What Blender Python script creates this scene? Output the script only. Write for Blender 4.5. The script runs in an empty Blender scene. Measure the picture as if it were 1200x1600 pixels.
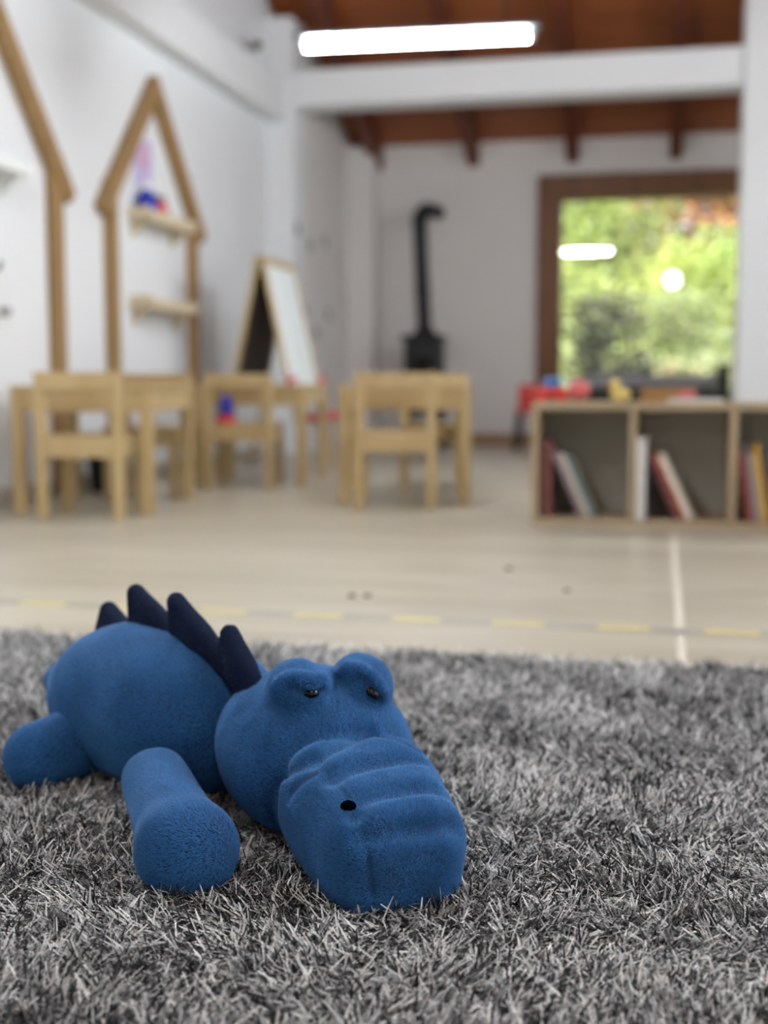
import bpy, bmesh, math, random
import numpy as np
from mathutils import Vector, Matrix

random.seed(7)
RNG = np.random.default_rng(11)
SC = bpy.context.scene
COL = SC.collection
PI = math.pi

# ------------------------------------------------------------------ camera
F, YH, H = 1950.0, 595.0, 0.56           # focal length in pixels, horizon row, eye height
YAW = math.atan2(430, F)
PIT = math.atan2(800 - YH, F)
cam = bpy.data.cameras.new('camera')
cam.sensor_fit = 'VERTICAL'
cam.sensor_height = 24.0
cam.lens = F / 1600 * 24.0
cam.clip_start = 0.05
cam.clip_end = 200
cam.dof.use_dof = True
cam.dof.focus_distance = 1.33
cam.dof.aperture_fstop = 1.7
camo = bpy.data.objects.new('camera', cam)
COL.objects.link(camo)
camo.location = (0, 0, H)
camo.rotation_euler = (PI / 2 - PIT, 0, YAW)
SC.camera = camo

# ------------------------------------------------------------------ world, sun, exposure
w = bpy.data.worlds.new('sky')
SC.world = w
w.use_nodes = True
bg = w.node_tree.nodes['Background']
bg.inputs[0].default_value = (0.80, 0.90, 1.0, 1)
bg.inputs[1].default_value = 1.15
sun = bpy.data.lights.new('sun', 'SUN')
sun.energy = 3.2
sun.angle = math.radians(4)
sun.color = (1.0, 0.95, 0.82)
suno = bpy.data.objects.new('sun', sun)
COL.objects.link(suno)
suno.rotation_euler = (math.radians(38), 0, math.radians(-20))
LAMP_E = 62.0
SC.view_settings.view_transform = 'Standard'
SC.view_settings.look = 'None'
SC.view_settings.gamma = 1
SC.view_settings.use_curve_mapping = False
SC.view_settings.exposure = 1.48

# ------------------------------------------------------------------ pixel helpers (directions only)
fw0 = np.array([-math.sin(YAW), math.cos(YAW), 0.0])
rt0 = np.array([math.cos(YAW), math.sin(YAW), 0.0])
up0 = np.array([0, 0, 1.0])
fwv = fw0 * math.cos(PIT) - up0 * math.sin(PIT)
upv = fw0 * math.sin(PIT) + up0 * math.cos(PIT)
CAM = np.array([0, 0, H])


def ray(x, y):
    return fwv + rt0 * (x - 600) / F - upv * (y - 800) / F


def on_floor(x, y, z=0.0):
    d = ray(x, y)
    return CAM + d * (z - H) / d[2]


def on_x(x, y, X):
    d = ray(x, y)
    return CAM + d * X / d[0]


def on_y(x, y, Y):
    d = ray(x, y)
    return CAM + d * Y / d[1]


# ------------------------------------------------------------------ materials
def new_mat(name):
    m = bpy.data.materials.new(name)
    m.use_nodes = True
    nt = m.node_tree
    return m, nt, nt.nodes['Principled BSDF']


def srgb(r, g, b):
    def f(c):
        c /= 255.0
        return c / 12.92 if c <= 0.04045 else ((c + 0.055) / 1.055) ** 2.4
    return (f(r), f(g), f(b), 1)


def mat_plain(name, col, rough=0.6, var=0.06, scale=6.0, bump=0.0, metal=0.0, spec=0.5):
    m, nt, b = new_mat(name)
    n = nt.nodes.new('ShaderNodeTexNoise')
    n.inputs['Scale'].default_value = scale
    n.inputs['Detail'].default_value = 4
    tc = nt.nodes.new('ShaderNodeTexCoord')
    nt.links.new(tc.outputs['Object'], n.inputs['Vector'])
    r = nt.nodes.new('ShaderNodeValToRGB')
    c0 = tuple(c * (1 - var) for c in col[:3]) + (1,)
    c1 = tuple(min(1, c * (1 + var)) for c in col[:3]) + (1,)
    r.color_ramp.elements[0].color = c0
    r.color_ramp.elements[1].color = c1
    r.color_ramp.elements[0].position = 0.3
    r.color_ramp.elements[1].position = 0.7
    nt.links.new(n.outputs['Fac'], r.inputs['Fac'])
    nt.links.new(r.outputs['Color'], b.inputs['Base Color'])
    b.inputs['Roughness'].default_value = rough
    b.inputs['Metallic'].default_value = metal
    b.inputs['Specular IOR Level'].default_value = spec
    if bump:
        bp = nt.nodes.new('ShaderNodeBump')
        bp.inputs['Strength'].default_value = bump
        bp.inputs['Distance'].default_value = 0.01
        nt.links.new(n.outputs['Fac'], bp.inputs['Height'])
        nt.links.new(bp.outputs['Normal'], b.inputs['Normal'])
    return m


def mat_wood(name, c0, c1, stretch=(1, 1, 12), scale=5.0, rough=0.5, coord='Object'):
    m, nt, b = new_mat(name)
    tc = nt.nodes.new('ShaderNodeTexCoord')
    mp = nt.nodes.new('ShaderNodeMapping')
    mp.inputs['Scale'].default_value = tuple(1.0 / s for s in stretch)
    n = nt.nodes.new('ShaderNodeTexNoise')
    n.inputs['Scale'].default_value = scale * 6
    n.inputs['Detail'].default_value = 6
    n.inputs['Distortion'].default_value = 0.6
    oi = nt.nodes.new('ShaderNodeObjectInfo')
    ad = nt.nodes.new('ShaderNodeVectorMath')
    ad.operation = 'ADD'
    nt.links.new(tc.outputs[coord], mp.inputs['Vector'])
    nt.links.new(mp.outputs['Vector'], ad.inputs[0])
    nt.links.new(oi.outputs['Random'], ad.inputs[1])
    nt.links.new(ad.outputs['Vector'], n.inputs['Vector'])
    r = nt.nodes.new('ShaderNodeValToRGB')
    r.color_ramp.elements[0].color = c0
    r.color_ramp.elements[1].color = c1
    r.color_ramp.elements[0].position = 0.25
    r.color_ramp.elements[1].position = 0.75
    nt.links.new(n.outputs['Fac'], r.inputs['Fac'])
    nt.links.new(r.outputs['Color'], b.inputs['Base Color'])
    b.inputs['Roughness'].default_value = rough
    return m


def mat_emit(name, col, strength):
    m, nt, b = new_mat(name)
    b.inputs['Base Color'].default_value = (0.8, 0.8, 0.8, 1)
    b.inputs['Emission Color'].default_value = col
    b.inputs['Emission Strength'].default_value = strength
    return m


def mat_attr(name, rough=0.6, sheen=0.0, spec=0.3, attr='tint', translucent=0.0, sheen_tint=(1, 1, 1, 1)):
    m, nt, b = new_mat(name)
    a = nt.nodes.new('ShaderNodeAttribute')
    a.attribute_name = attr
    nt.links.new(a.outputs['Color'], b.inputs['Base Color'])
    b.inputs['Roughness'].default_value = rough
    b.inputs['Specular IOR Level'].default_value = spec
    b.inputs['Sheen Weight'].default_value = sheen
    b.inputs['Sheen Tint'].default_value = sheen_tint
    if translucent:
        t = nt.nodes.new('ShaderNodeBsdfTranslucent')
        nt.links.new(a.outputs['Color'], t.inputs['Color'])
        mx = nt.nodes.new('ShaderNodeMixShader')
        mx.inputs[0].default_value = translucent
        out = nt.nodes['Material Output']
        nt.links.new(b.outputs[0], mx.inputs[1])
        nt.links.new(t.outputs[0], mx.inputs[2])
        nt.links.new(mx.outputs[0], out.inputs['Surface'])
    return m


M = {}
M['wall'] = mat_plain('white_plaster', srgb(232, 234, 236), 0.75, 0.015, 1.5, 0.05)
M['wall_far'] = mat_plain('warm_white_plaster', srgb(226, 222, 220), 0.75, 0.02, 1.5, 0.05)
M['grout'] = mat_plain('pale_grout', srgb(216, 208, 192), 0.7, 0.03)
M['pine'] = mat_wood('pine', srgb(180, 154, 106), srgb(198, 174, 128), (1, 1, 10), 4, 0.5)
M['frame_wood'] = mat_wood('varnished_pine', srgb(144, 110, 66), srgb(168, 134, 86), (1, 1, 12), 3, 0.5)
M['shelf_wood'] = mat_wood('light_oak_board', srgb(158, 138, 108), srgb(178, 158, 128), (8, 1, 8), 4, 0.5)
M['ledge_wood'] = mat_wood('pale_ply', srgb(206, 190, 158), srgb(222, 208, 178), (1, 8, 1), 4, 0.5)
M['shelf_back'] = mat_plain('olive_grey_board', srgb(176, 174, 162), 0.6, 0.03)
M['ceil_wood'] = mat_wood('reddish_ceiling_wood', srgb(130, 68, 34), srgb(162, 92, 48), (12, 1, 1), 3, 0.5)
M['rafter'] = mat_wood('dark_red_rafter', srgb(92, 42, 26), srgb(116, 58, 36), (1, 12, 1), 3, 0.5)
M['win_wood'] = mat_wood('dark_brown_timber', srgb(98, 58, 26), srgb(126, 80, 38), (1, 1, 8), 3, 0.5)
M['skirt'] = mat_wood('brown_skirting', srgb(150, 116, 80), srgb(172, 138, 98), (12, 12, 1), 3, 0.5)
M['skirt_grey'] = mat_plain('grey_brown_skirting', srgb(170, 160, 146), 0.5, 0.05)
M['black'] = mat_plain('black_iron', srgb(24, 25, 27), 0.55, 0.15)
M['black_plastic'] = mat_plain('black_plastic', srgb(16, 16, 17), 0.4, 0.1)
M['red'] = mat_plain('red_plastic', srgb(214, 66, 58), 0.4, 0.05)
M['tray_red'] = mat_plain('coral_plastic', srgb(226, 84, 80), 0.4, 0.05)
M['blue'] = mat_plain('blue_plastic', srgb(70, 120, 180), 0.4, 0.05)
M['pink'] = mat_plain('pink_plastic', srgb(204, 112, 110), 0.4, 0.05)
M['yellow'] = mat_plain('yellow_plastic', srgb(226, 206, 120), 0.4, 0.05)
M['cobalt'] = mat_plain('cobalt_plastic', srgb(30, 48, 170), 0.35, 0.05)
M['white'] = mat_plain('white_lacquer', srgb(238, 240, 240), 0.4, 0.01)
M['white_board'] = mat_plain('white_board', srgb(235, 242, 242), 0.3, 0.01)
M['slate'] = mat_plain('brown_black_board', srgb(62, 52, 46), 0.7, 0.05)
M['grey_fabric'] = mat_plain('grey_cushion', srgb(150, 150, 158), 0.8, 0.04)
M['sticker'] = mat_plain('grey_sticker', srgb(150, 148, 148), 0.7, 0.05)
M['lamp_grey'] = mat_plain('grey_lamp_metal', srgb(120, 122, 126), 0.5, 0.03)
M['lens'] = mat_plain('black_lens', srgb(12, 12, 14), 0.1, 0.05)
M['tube'] = mat_emit('fluorescent_tube', (0.93, 0.97, 1.0, 1), LAMP_E)
M['globe'] = mat_emit('opal_globe', (1.0, 0.98, 0.94, 1), 20.0)
M['soil'] = mat_plain('garden_soil', srgb(96, 88, 58), 0.9, 0.3, 3)


def mat_floor():
    m, nt, b = new_mat('beige_stone_tile')
    tc = nt.nodes.new('ShaderNodeTexCoord')
    mp = nt.nodes.new('ShaderNodeMapping')
    mp.inputs['Scale'].default_value = (0.5, 2.2, 1)
    n = nt.nodes.new('ShaderNodeTexNoise')
    n.inputs['Scale'].default_value = 1.6
    n.inputs['Detail'].default_value = 5
    n.inputs['Distortion'].default_value = 1.2
    geo = nt.nodes.new('ShaderNodeNewGeometry')
    nt.links.new(geo.outputs['Position'], mp.inputs['Vector'])
    nt.links.new(mp.outputs['Vector'], n.inputs['Vector'])
    r = nt.nodes.new('ShaderNodeValToRGB')
    r.color_ramp.elements[0].color = srgb(170, 162, 144)
    r.color_ramp.elements[1].color = srgb(191, 183, 165)
    r.color_ramp.elements[0].position = 0.35
    r.color_ramp.elements[1].position = 0.65
    nt.links.new(n.outputs['Fac'], r.inputs['Fac'])
    nt.links.new(r.outputs['Color'], b.inputs['Base Color'])
    b.inputs['Roughness'].default_value = 0.34
    b.inputs['Specular IOR Level'].default_value = 0.45
    return m


M['tile'] = mat_floor()


def mat_glass():
    m, nt, b = new_mat('window_glass')
    nt.nodes.remove(b)
    tr = nt.nodes.new('ShaderNodeBsdfTransparent')
    gl = nt.nodes.new('ShaderNodeBsdfGlossy')
    gl.inputs['Roughness'].default_value = 0.0
    fr = nt.nodes.new('ShaderNodeFresnel')
    fr.inputs['IOR'].default_value = 1.55
    mx = nt.nodes.new('ShaderNodeMixShader')
    nt.links.new(fr.outputs[0], mx.inputs[0])
    nt.links.new(tr.outputs[0], mx.inputs[1])
    nt.links.new(gl.outputs[0], mx.inputs[2])
    nt.links.new(mx.outputs[0], nt.nodes['Material Output'].inputs['Surface'])
    return m


M['glass'] = mat_glass()


# ------------------------------------------------------------------ mesh helpers
class MB:
    """collects shapes; build() links them as one mesh object"""

    def __init__(self):
        self.bm = bmesh.new()

    def _new(self, fn):
        n0 = len(self.bm.verts)
        fn()
        self.bm.verts.ensure_lookup_table()
        return self.bm.verts[n0:]

    def box(self, x0, x1, y0, y1, z0, z1, mat=None, bev=0.0):
        b2 = bmesh.new()
        bmesh.ops.create_cube(b2, size=1)
        for v in b2.verts:
            v.co = Vector(((x0 + x1) / 2 + v.co.x * (x1 - x0), (y0 + y1) / 2 + v.co.y * (y1 - y0), (z0 + z1) / 2 + v.co.z * (z1 - z0)))
        if bev:
            bmesh.ops.bevel(b2, geom=list(b2.edges), offset=bev, segments=2, affect='EDGES', profile=0.5)
        self._merge(b2, mat)
        return self

    def bar(self, p0, p1, wx, wz, up=(0, 0, 1), bev=0.0):
        """square bar from p0 to p1, wx across, wz along the up side"""
        p0, p1 = Vector(p0), Vector(p1)
        d = p1 - p0
        L = d.length
        y = d.normalized()
        x = y.cross(Vector(up)).normalized()
        z = x.cross(y)
        mt = Matrix((x, y, z)).transposed().to_4x4()
        mt.translation = (p0 + p1) / 2
        b2 = bmesh.new()
        bmesh.ops.create_cube(b2, size=1)
        for v in b2.verts:
            v.co = Vector((v.co.x * wx, v.co.y * L, v.co.z * wz))
        if bev:
            bmesh.ops.bevel(b2, geom=list(b2.edges), offset=bev, segments=2, affect='EDGES', profile=0.5)
        self._merge(b2, mt)
        return self

    def cyl(self, p0, p1, r0, r1=None, seg=20, caps=True):
        r1 = r0 if r1 is None else r1
        p0, p1 = Vector(p0), Vector(p1)
        d = p1 - p0
        q = d.to_track_quat('Z', 'Y').to_matrix().to_4x4()
        q.translation = (p0 + p1) / 2
        b2 = bmesh.new()
        bmesh.ops.create_cone(b2, cap_ends=caps, segments=seg, radius1=r0, radius2=r1, depth=d.length)
        self._merge(b2, q)
        return self

    def sphere(self, c, r, seg=20, scale=(1, 1, 1)):
        b2 = bmesh.new()
        bmesh.ops.create_uvsphere(b2, u_segments=seg, v_segments=seg // 2 + 2, radius=r)
        mt = Matrix.Translation(c) @ Matrix.Diagonal((*scale, 1))
        self._merge(b2, mt)
        return self

    def lathe(self, prof, c=(0, 0, 0), seg=28):
        """prof: list of (r, z)"""
        b2 = bmesh.new()
        rings = []
        for r, z in prof:
            rings.append([b2.verts.new((c[0] + r * math.cos(2 * PI * k / seg), c[1] + r * math.sin(2 * PI * k / seg), c[2] + z)) for k in range(seg)])
        for a, b in zip(rings[:-1], rings[1:]):
            for k in range(seg):
                b2.faces.new((a[k], a[(k + 1) % seg], b[(k + 1) % seg], b[k]))
        b2.faces.new(list(reversed(rings[0])))
        b2.faces.new(rings[-1])
        self._merge(b2, None)
        return self

    def prism(self, pts, axis, a0, a1):
        """polygon pts (2D) extruded along axis 'x','y' or 'z'"""
        b2 = bmesh.new()

        def mk(u, v, a):
            return {'x': (a, u, v), 'y': (u, a, v), 'z': (u, v, a)}[axis]
        A = [b2.verts.new(mk(u, v, a0)) for u, v in pts]
        B = [b2.verts.new(mk(u, v, a1)) for u, v in pts]
        b2.faces.new(A)
        b2.faces.new(list(reversed(B)))
        n = len(pts)
        for k in range(n):
            b2.faces.new((A[k], B[k], B[(k + 1) % n], A[(k + 1) % n]))
        bmesh.ops.recalc_face_normals(b2, faces=list(b2.faces))
        self._merge(b2, None)
        return self

    def _merge(self, b2, mt):
        if mt is not None:
            b2.transform(mt)
        me = bpy.data.meshes.new('tmp')
        b2.to_mesh(me)
        b2.free()
        self.bm.from_mesh(me)
        bpy.data.meshes.remove(me)

    def build(self, name, mat, parent=None, smooth=False):
        me = bpy.data.meshes.new(name)
        self.bm.to_mesh(me)
        self.bm.free()
        me.materials.append(mat)
        if smooth:
            me.polygons.foreach_set('use_smooth', [True] * len(me.polygons))
            try:
                me.set_sharp_from_angle(angle=math.radians(40))
            except Exception:
                pass
        o = bpy.data.objects.new(name, me)
        COL.objects.link(o)
        if parent is not None:
            o.parent = parent
        return o


def tag(o, label, cat, group=None):
    o['label'] = label
    o['category'] = cat
    if group:
        o['group'] = group
    return o


def struct(o, label=None):
    o['kind'] = 'structure'
    if label:
        o['label'] = label
    return o


def empty(name, loc=(0, 0, 0), rz=0.0):
    o = bpy.data.objects.new(name, None)
    o.empty_display_size = 0.1
    COL.objects.link(o)
    o.location = loc
    o.rotation_euler = (0, 0, rz)
    return o


def copy_tree(o, parent=None):
    c = o.copy()
    COL.objects.link(c)
    c.parent = parent
    for ch in [x for x in bpy.data.objects if x.parent == o]:
        copy_tree(ch, c)
    return c


def np_mesh(name, verts, faces_flat, sizes, mat, parent=None, tint=None, smooth=False):
    me = bpy.data.meshes.new(name)
    nv = len(verts)
    me.vertices.add(nv)
    me.vertices.foreach_set('co', np.ascontiguousarray(verts, dtype=np.float32).ravel())
    nl = len(faces_flat)
    npoly = len(sizes)
    me.loops.add(nl)
    me.loops.foreach_set('vertex_index', np.ascontiguousarray(faces_flat, dtype=np.int32))
    me.polygons.add(npoly)
    starts = np.concatenate(([0], np.cumsum(sizes)[:-1])).astype(np.int32)
    me.polygons.foreach_set('loop_start', starts)
    if smooth:
        me.polygons.foreach_set('use_smooth', np.ones(npoly, dtype=bool))
    if tint is not None:
        at = me.attributes.new('tint', 'FLOAT_COLOR', 'POINT')
        rgba = np.ones((nv, 4), dtype=np.float32)
        rgba[:, :3] = tint
        at.data.foreach_set('color', rgba.ravel())
    me.update(calc_edges=True)
    me.validate()
    me.materials.append(mat)
    o = bpy.data.objects.new(name, me)
    COL.objects.link(o)
    if parent is not None:
        o.parent = parent
    return o


# ------------------------------------------------------------------ the room
XL, XR, YB, YF = -2.9, 3.4, 10.955, -3.2
YP = 9.12                                     # pillar and cross beam
XF = -2.70                                    # left wall beyond the pillar
RIDGE = 5.4
SL = 0.42


def roof_z(y):
    if y >= RIDGE:
        return 2.6 + SL * (YB - y)
    return 2.6 + SL * (YB - RIDGE) - 0.2 * (RIDGE - y)


fl = struct(MB().box(XL - .2, XR + .2, YF - .2, YB + .2, -.12, -.004).build('floor', M['grout']), 'pale beige stone tile floor')
XJ, YJ, GW = 0.056, 2.85, 0.010
for (xa, xb) in ((XL, XJ - GW), (XJ + GW, XR)):
    for (ya, yb) in ((YF, YJ - .003), (YJ + .003, YB)):
        MB().box(xa, xb, ya, yb, -.03, 0, bev=.0015).build('tile', M['tile'], fl)

# left wall up to the pillar, with gable top
MB_ = MB()
MB_.prism([(YF, 0), (YP + .3, 0), (YP + .3, roof_z(YP + .3)), (RIDGE, roof_z(RIDGE)), (YF, roof_z(YF))], 'x', XL - .2, XL)
wl = struct(MB_.build('wall_left', M['wall']), 'white plastered side wall')
MB_ = MB()
MB_.prism([(YP + .3, 0), (YB, 0), (YB, roof_z(YB)), (YP + .3, roof_z(YP + .3))], 'x', XF - .2, XF)
struct(MB_.build('wall_left_far', M['wall_far']), 'off white wall section beyond the pillar')
# pillar at the end of the left wall
struct(MB().box(XL, XF, YP, YP + .3, 0, roof_z(YP + .3) - .02, bev=.006).build('trim_1', M['wall']), 'white pillar that carries the cross beam')
# ledge / ring beam along the left wall
struct(MB().box(XL, XL + .15, YF, YP, 2.46, 2.75, bev=.012).build('trim_2', M['wall']), 'white ledge running high along the side wall')
# cross beam
struct(MB().box(XF, .512, YP + .012, YP + .3, 2.58, 2.84, bev=.012).build('trim_3', M['wall']), 'white cross beam under the wooden roof')
# right column
struct(MB().box(.512, .98, YP - .02, YP + .34, 0, roof_z(YP + .34) - .02, bev=.012).build('trim_4', M['wall']), 'broad white column standing before the picture window')
# corner pier at the back wall
struct(MB().box(XF, -2.46, YB - .22, YB, 0, roof_z(YB) - .02, bev=.006).build('trim_5', M['wall_far']), 'narrow white pier in the far corner')

# back wall with window opening
WX0, WX1, WZ0, WZ1 = -.86, 1.75, .42, 2.10     # glass opening
FX0, FX1, FZ0, FZ1 = -1.06, 1.95, .22, 2.30    # timber frame outside
mb = MB()
mb.box(XL - .2, FX0, YB, YB + .22, 0, roof_z(YB) + .1)
mb.box(FX1, XR + .2, YB, YB + .22, 0, roof_z(YB) + .1)
mb.box(FX0, FX1, YB, YB + .22, 0, FZ0)
mb.box(FX0, FX1, YB, YB + .22, FZ1, roof_z(YB) + .1)
struct(mb.build('wall_back', M['wall_far']), 'white back wall around the picture window')
win = struct(empty('window_1', ((FX0 + FX1) / 2, YB, FZ0)), 'large picture window in a dark brown timber frame')
ox, oy, oz = win.location


def wbox(name, x0, x1, y0, y1, z0, z1, m, bev=.006):
    return MB().box(x0 - ox, x1 - ox, y0 - oy, y1 - oy, z0 - oz, z1 - oz, bev=bev).build(name, m, win)


wbox('window_frame', FX0, WX0, YB - .05, YB + .20, FZ0, WZ1, M['win_wood'])
wbox('window_frame', WX1, FX1, YB - .05, YB + .20, FZ0, WZ1, M['win_wood'])
wbox('lintel', FX0, FX1, YB - .06, YB + .20, WZ1, FZ1, M['win_wood'])
wbox('window_sill', WX0, WX1, YB - .09, YB + .20, FZ0, WZ0, M['win_wood'])
wbox('pane', WX0, WX1, YB + .08, YB + .086, WZ0, WZ1, M['glass'], 0)

# right wall with three tall daylight openings, front wall behind the camera
mb = MB()
ops = [(-2.2, 0.0), (0.9, 3.4), (4.3, 7.6)]
zs0, zs1 = .75, 2.35
ys = [YF] + [v for p in ops for v in p] + [YB]
for a, b in zip(ys[0::2], ys[1::2]):
    mb.box(XR, XR + .2, a, b, 0, 2.6)
for a, b in ops:
    mb.box(XR, XR + .2, a, b, 0, zs0)
    mb.box(XR, XR + .2, a, b, zs1, 2.6)
mb.prism([(YF, 2.6), (YB, 2.6), (RIDGE, roof_z(RIDGE)), (YF, roof_z(YF))], 'x', XR, XR + .2)
struct(mb.build('wall_right', M['wall']), 'white side wall with daylight openings')
for k, (a, b) in enumerate(ops):
    wo = struct(empty('window_%d' % (k + 2), (XR + .1, (a + b) / 2, zs0)), 'white framed side window')
    hw, hh = (b - a) / 2, zs1 - zs0
    f = MB()
    f.box(-.03, .03, -hw, -hw + .06, 0, hh).box(-.03, .03, hw - .06, hw, 0, hh)
    f.box(-.03, .03, -hw, hw, 0, .06).box(-.03, .03, -hw, hw, hh - .06, hh).box(-.03, .03, -.03, .03, .06, hh - .06)
    f.build('window_frame', M['white'], wo)
    MB().box(-.003, .003, -hw + .06, hw - .06, .06, hh - .06).build('pane', M['glass'], wo)
struct(MB().box(XL - .2, XR + .2, YF - .2, YF, 0, roof_z(YF) + .1).build('wall_front', M['wall']), 'white wall behind the rug')

# baseboards
struct(MB().box(XF + .24, FX0 + .5, YB - .02, YB, 0, .10, bev=.004).build('baseboard_back', M['skirt']), 'brown timber skirting under the stove')
mb = MB()
cuts = [YF] + [v for c in (5.06, 6.88) for q in (-.595, .595) for v in (c + q - .0425, c + q + .0425)] + [YP]
for a, b in zip(cuts[0::2], cuts[1::2]):
    mb.box(XL, XL + .018, a, b, 0, .075, bev=.004)
struct(mb.build('baseboard_left', M['skirt_grey']), 'grey brown skirting along the side wall')

# roof: boards running across, rafters below them
ce = struct(MB().prism([(YF - .4, roof_z(YF - .4) + .03), (RIDGE, roof_z(RIDGE) + .03), (YB + .5, roof_z(YB + .5) + .03),
                        (YB + .5, roof_z(YB + .5) + .12), (RIDGE, roof_z(RIDGE) + .12), (YF - .4, roof_z(YF - .4) + .12)], 'x', XL - .3, XR + .3).build('ceiling', M['rafter']),
            'sloping reddish brown timber ceiling')
pw = .135
plank_me = None


def plank_row(y_from, y_to):
    global plank_me
    p0 = Vector((0, y_from, roof_z(y_from)))
    p1 = Vector((0, y_to, roof_z(y_to)))
    d = (p1 - p0)
    n = int(d.length // pw)
    ang = math.atan2(d.z, d.y)
    for k in range(n):
        c = p0 + d * ((k + .5) / n)
        if plank_me is None:
            o = MB().box(-(XR - XL) / 2 - .15, (XR - XL) / 2 + .15, -pw / 2 + .003, pw / 2 - .003, 0.005, .028, bev=.004).build('plank', M['ceil_wood'], ce)
            plank_me = o.data
        else:
            o = bpy.data.objects.new('plank', plank_me)
            COL.objects.link(o)
            o.parent = ce
        o.location = ((XL + XR) / 2, c.y, c.z)
        o.rotation_euler = (ang, 0, 0)


plank_row(RIDGE, YB + .45)
plank_row(YF - .35, RIDGE)
for k in range(8):
    x = -2.47 + k * .85
    mb = MB()
    dz = .2
    mb.prism([(RIDGE, roof_z(RIDGE)), (YB, roof_z(YB)), (YB, roof_z(YB) - dz), (RIDGE, roof_z(RIDGE) - dz)], 'x', x - .05, x + .05)
    mb.build('rafter', M['rafter'], ce)

# ------------------------------------------------------------------ lamps


def tube_lamp(loc, label, length=1.14, rz=0.0):
    t = empty('fluorescent_or_fill_lamp', loc, rz)
    h = length / 2
    MB().box(-h - .05, h + .05, -.05, .05, .034, .056, bev=.006).build('housing', M['lamp_grey'], t)
    for s in (-1, 1):
        MB().box(s * (h + .012) - .012, s * (h + .012) + .012, -.022, .022, -.02, .05, bev=.003).build('lamp_holder', M['white'], t)
        rx_, ry_ = loc[0] + s * h * .8 * math.cos(rz), loc[1] + s * h * .8 * math.sin(rz)
        on_rafter = ry_ > RIDGE and any(abs(rx_ - (-2.47 + q * .85)) < .05 for q in range(8))
        top = roof_z(ry_) + .006 - (.206 if on_rafter else 0) - loc[2]
        MB().cyl((s * h * .8, 0, .05), (s * h * .8, 0, top), .004, seg=8).build('hanging_rod', M['black'], t)
    MB().cyl((-h, 0, 0), (h, 0, 0), .019, seg=16).build('tube', M['tube'], t, True)
    tag(t, label, 'lamp')
    return t


tube_lamp((-1.175, 6.03, 2.165), 'lit fluorescent tube lamp hanging before the white cross beam', 1.07, math.radians(3))
tube_lamp((-1.6, 2.6, 2.5), 'added fill light in tube form hanging above the rug by the side wall', 1.8, PI / 2)  # fill light added out of view, brightens toy and rug from above
tube_lamp((1.65, 2.5, 2.5), 'added fill light in tube form hanging nearest the side windows', 1.8, PI / 2)  # second unseen fill, added for more light on the foreground
tube_lamp((1.95, 6.9, 2.4), 'added fill light in tube form hanging before the far side window', 1.5, PI / 2)  # added outside the view to brighten the back wall and beam
g = empty('globe_lamp', (.155, .1, 2.26))
MB().sphere((0, 0, 0), .12, 28).build('globe', M['globe'], g, True)
MB().cyl((0, 0, .11), (0, 0, .22), .04, seg=20).build('cap', M['white'], g, True)
MB().cyl((0, 0, .22), (0, 0, roof_z(.1) - 2.26), .004, seg=8).build('cord', M['black'], g)
tag(g, 'round opal globe pendant lamp hanging over the rug', 'lamp')

# ------------------------------------------------------------------ outside
struct(MB().box(-14, 16, YB + .25, 34, -.5, -.2).build('ground', M['soil']), 'garden ground outside the window')
M['leaf'] = mat_attr('leaf', 0.5, spec=0.4, translucent=0.25)
M['bark'] = mat_plain('bark', srgb(70, 54, 44), 0.9, 0.2, 10)


def shrub(name, label, base, h, rx, ry, n, cols, size=.09, low=.08, group=None, cat='shrub', seed=1):
    rg = np.random.default_rng(seed)
    t = empty(name, base)
    # clumped crown
    nc = 26
    ph = rg.uniform(0, 2 * PI, nc)
    cz = rg.uniform(low, 1, nc)
    rad = np.sqrt(rg.uniform(0.05, 1, nc)) * np.sqrt(np.clip(1 - (2 * (cz - .5)) ** 2 * .7, .05, 1))
    cc = np.stack([rad * rx * np.cos(ph), rad * ry * np.sin(ph), cz * h * .93], 1)
    k = rg.integers(0, nc, n)
    off = np.clip(rg.normal(0, 1, (n, 3)), -1.5, 1.5) * np.array([rx * .25, ry * .25, h * .09])
    p = cc[k] + off
    p[:, 2] = np.clip(p[:, 2], .02, None)
    d = rg.normal(0, 1, (n, 3))
    d[:, 2] = d[:, 2] * .5 - .15
    d /= np.linalg.norm(d, axis=1)[:, None]
    s = np.cross(d, rg.normal(0, 1, (n, 3)))
    s /= np.linalg.norm(s, axis=1)[:, None]
    L = size * rg.uniform(.6, 1.3, n)[:, None]
    nrm = np.cross(d, s)
    v = np.stack([p, p + d * L * .5 + s * L * .28 + nrm * L * .06, p + d * L, p + d * L * .5 - s * L * .28 + nrm * L * .06], 1).reshape(-1, 3)
    cols = np.array([srgb(*c)[:3] for c in cols])
    ci = rg.integers(0, len(cols), nc)
    base_c = cols[ci][k] * rg.uniform(.75, 1.25, n)[:, None]
    tint = np.repeat(base_c, 4, axis=0)
    np_mesh('foliage', v, np.arange(4 * n), np.full(n, 4), M['leaf'], t, tint)['kind'] = 'stuff'
    mb = MB()
    for c in cc[:10]:
        mb.cyl((c[0] * .08, c[1] * .08, 0), tuple(c * .9), .022, .007, 6)
    mb.build('stem', M['bark'], t)
    tag(t, label, cat, group)
    return t


def gpt(px, Y, z=-.2):
    return (on_y(px, 500, Y)[0], Y, z)


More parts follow.
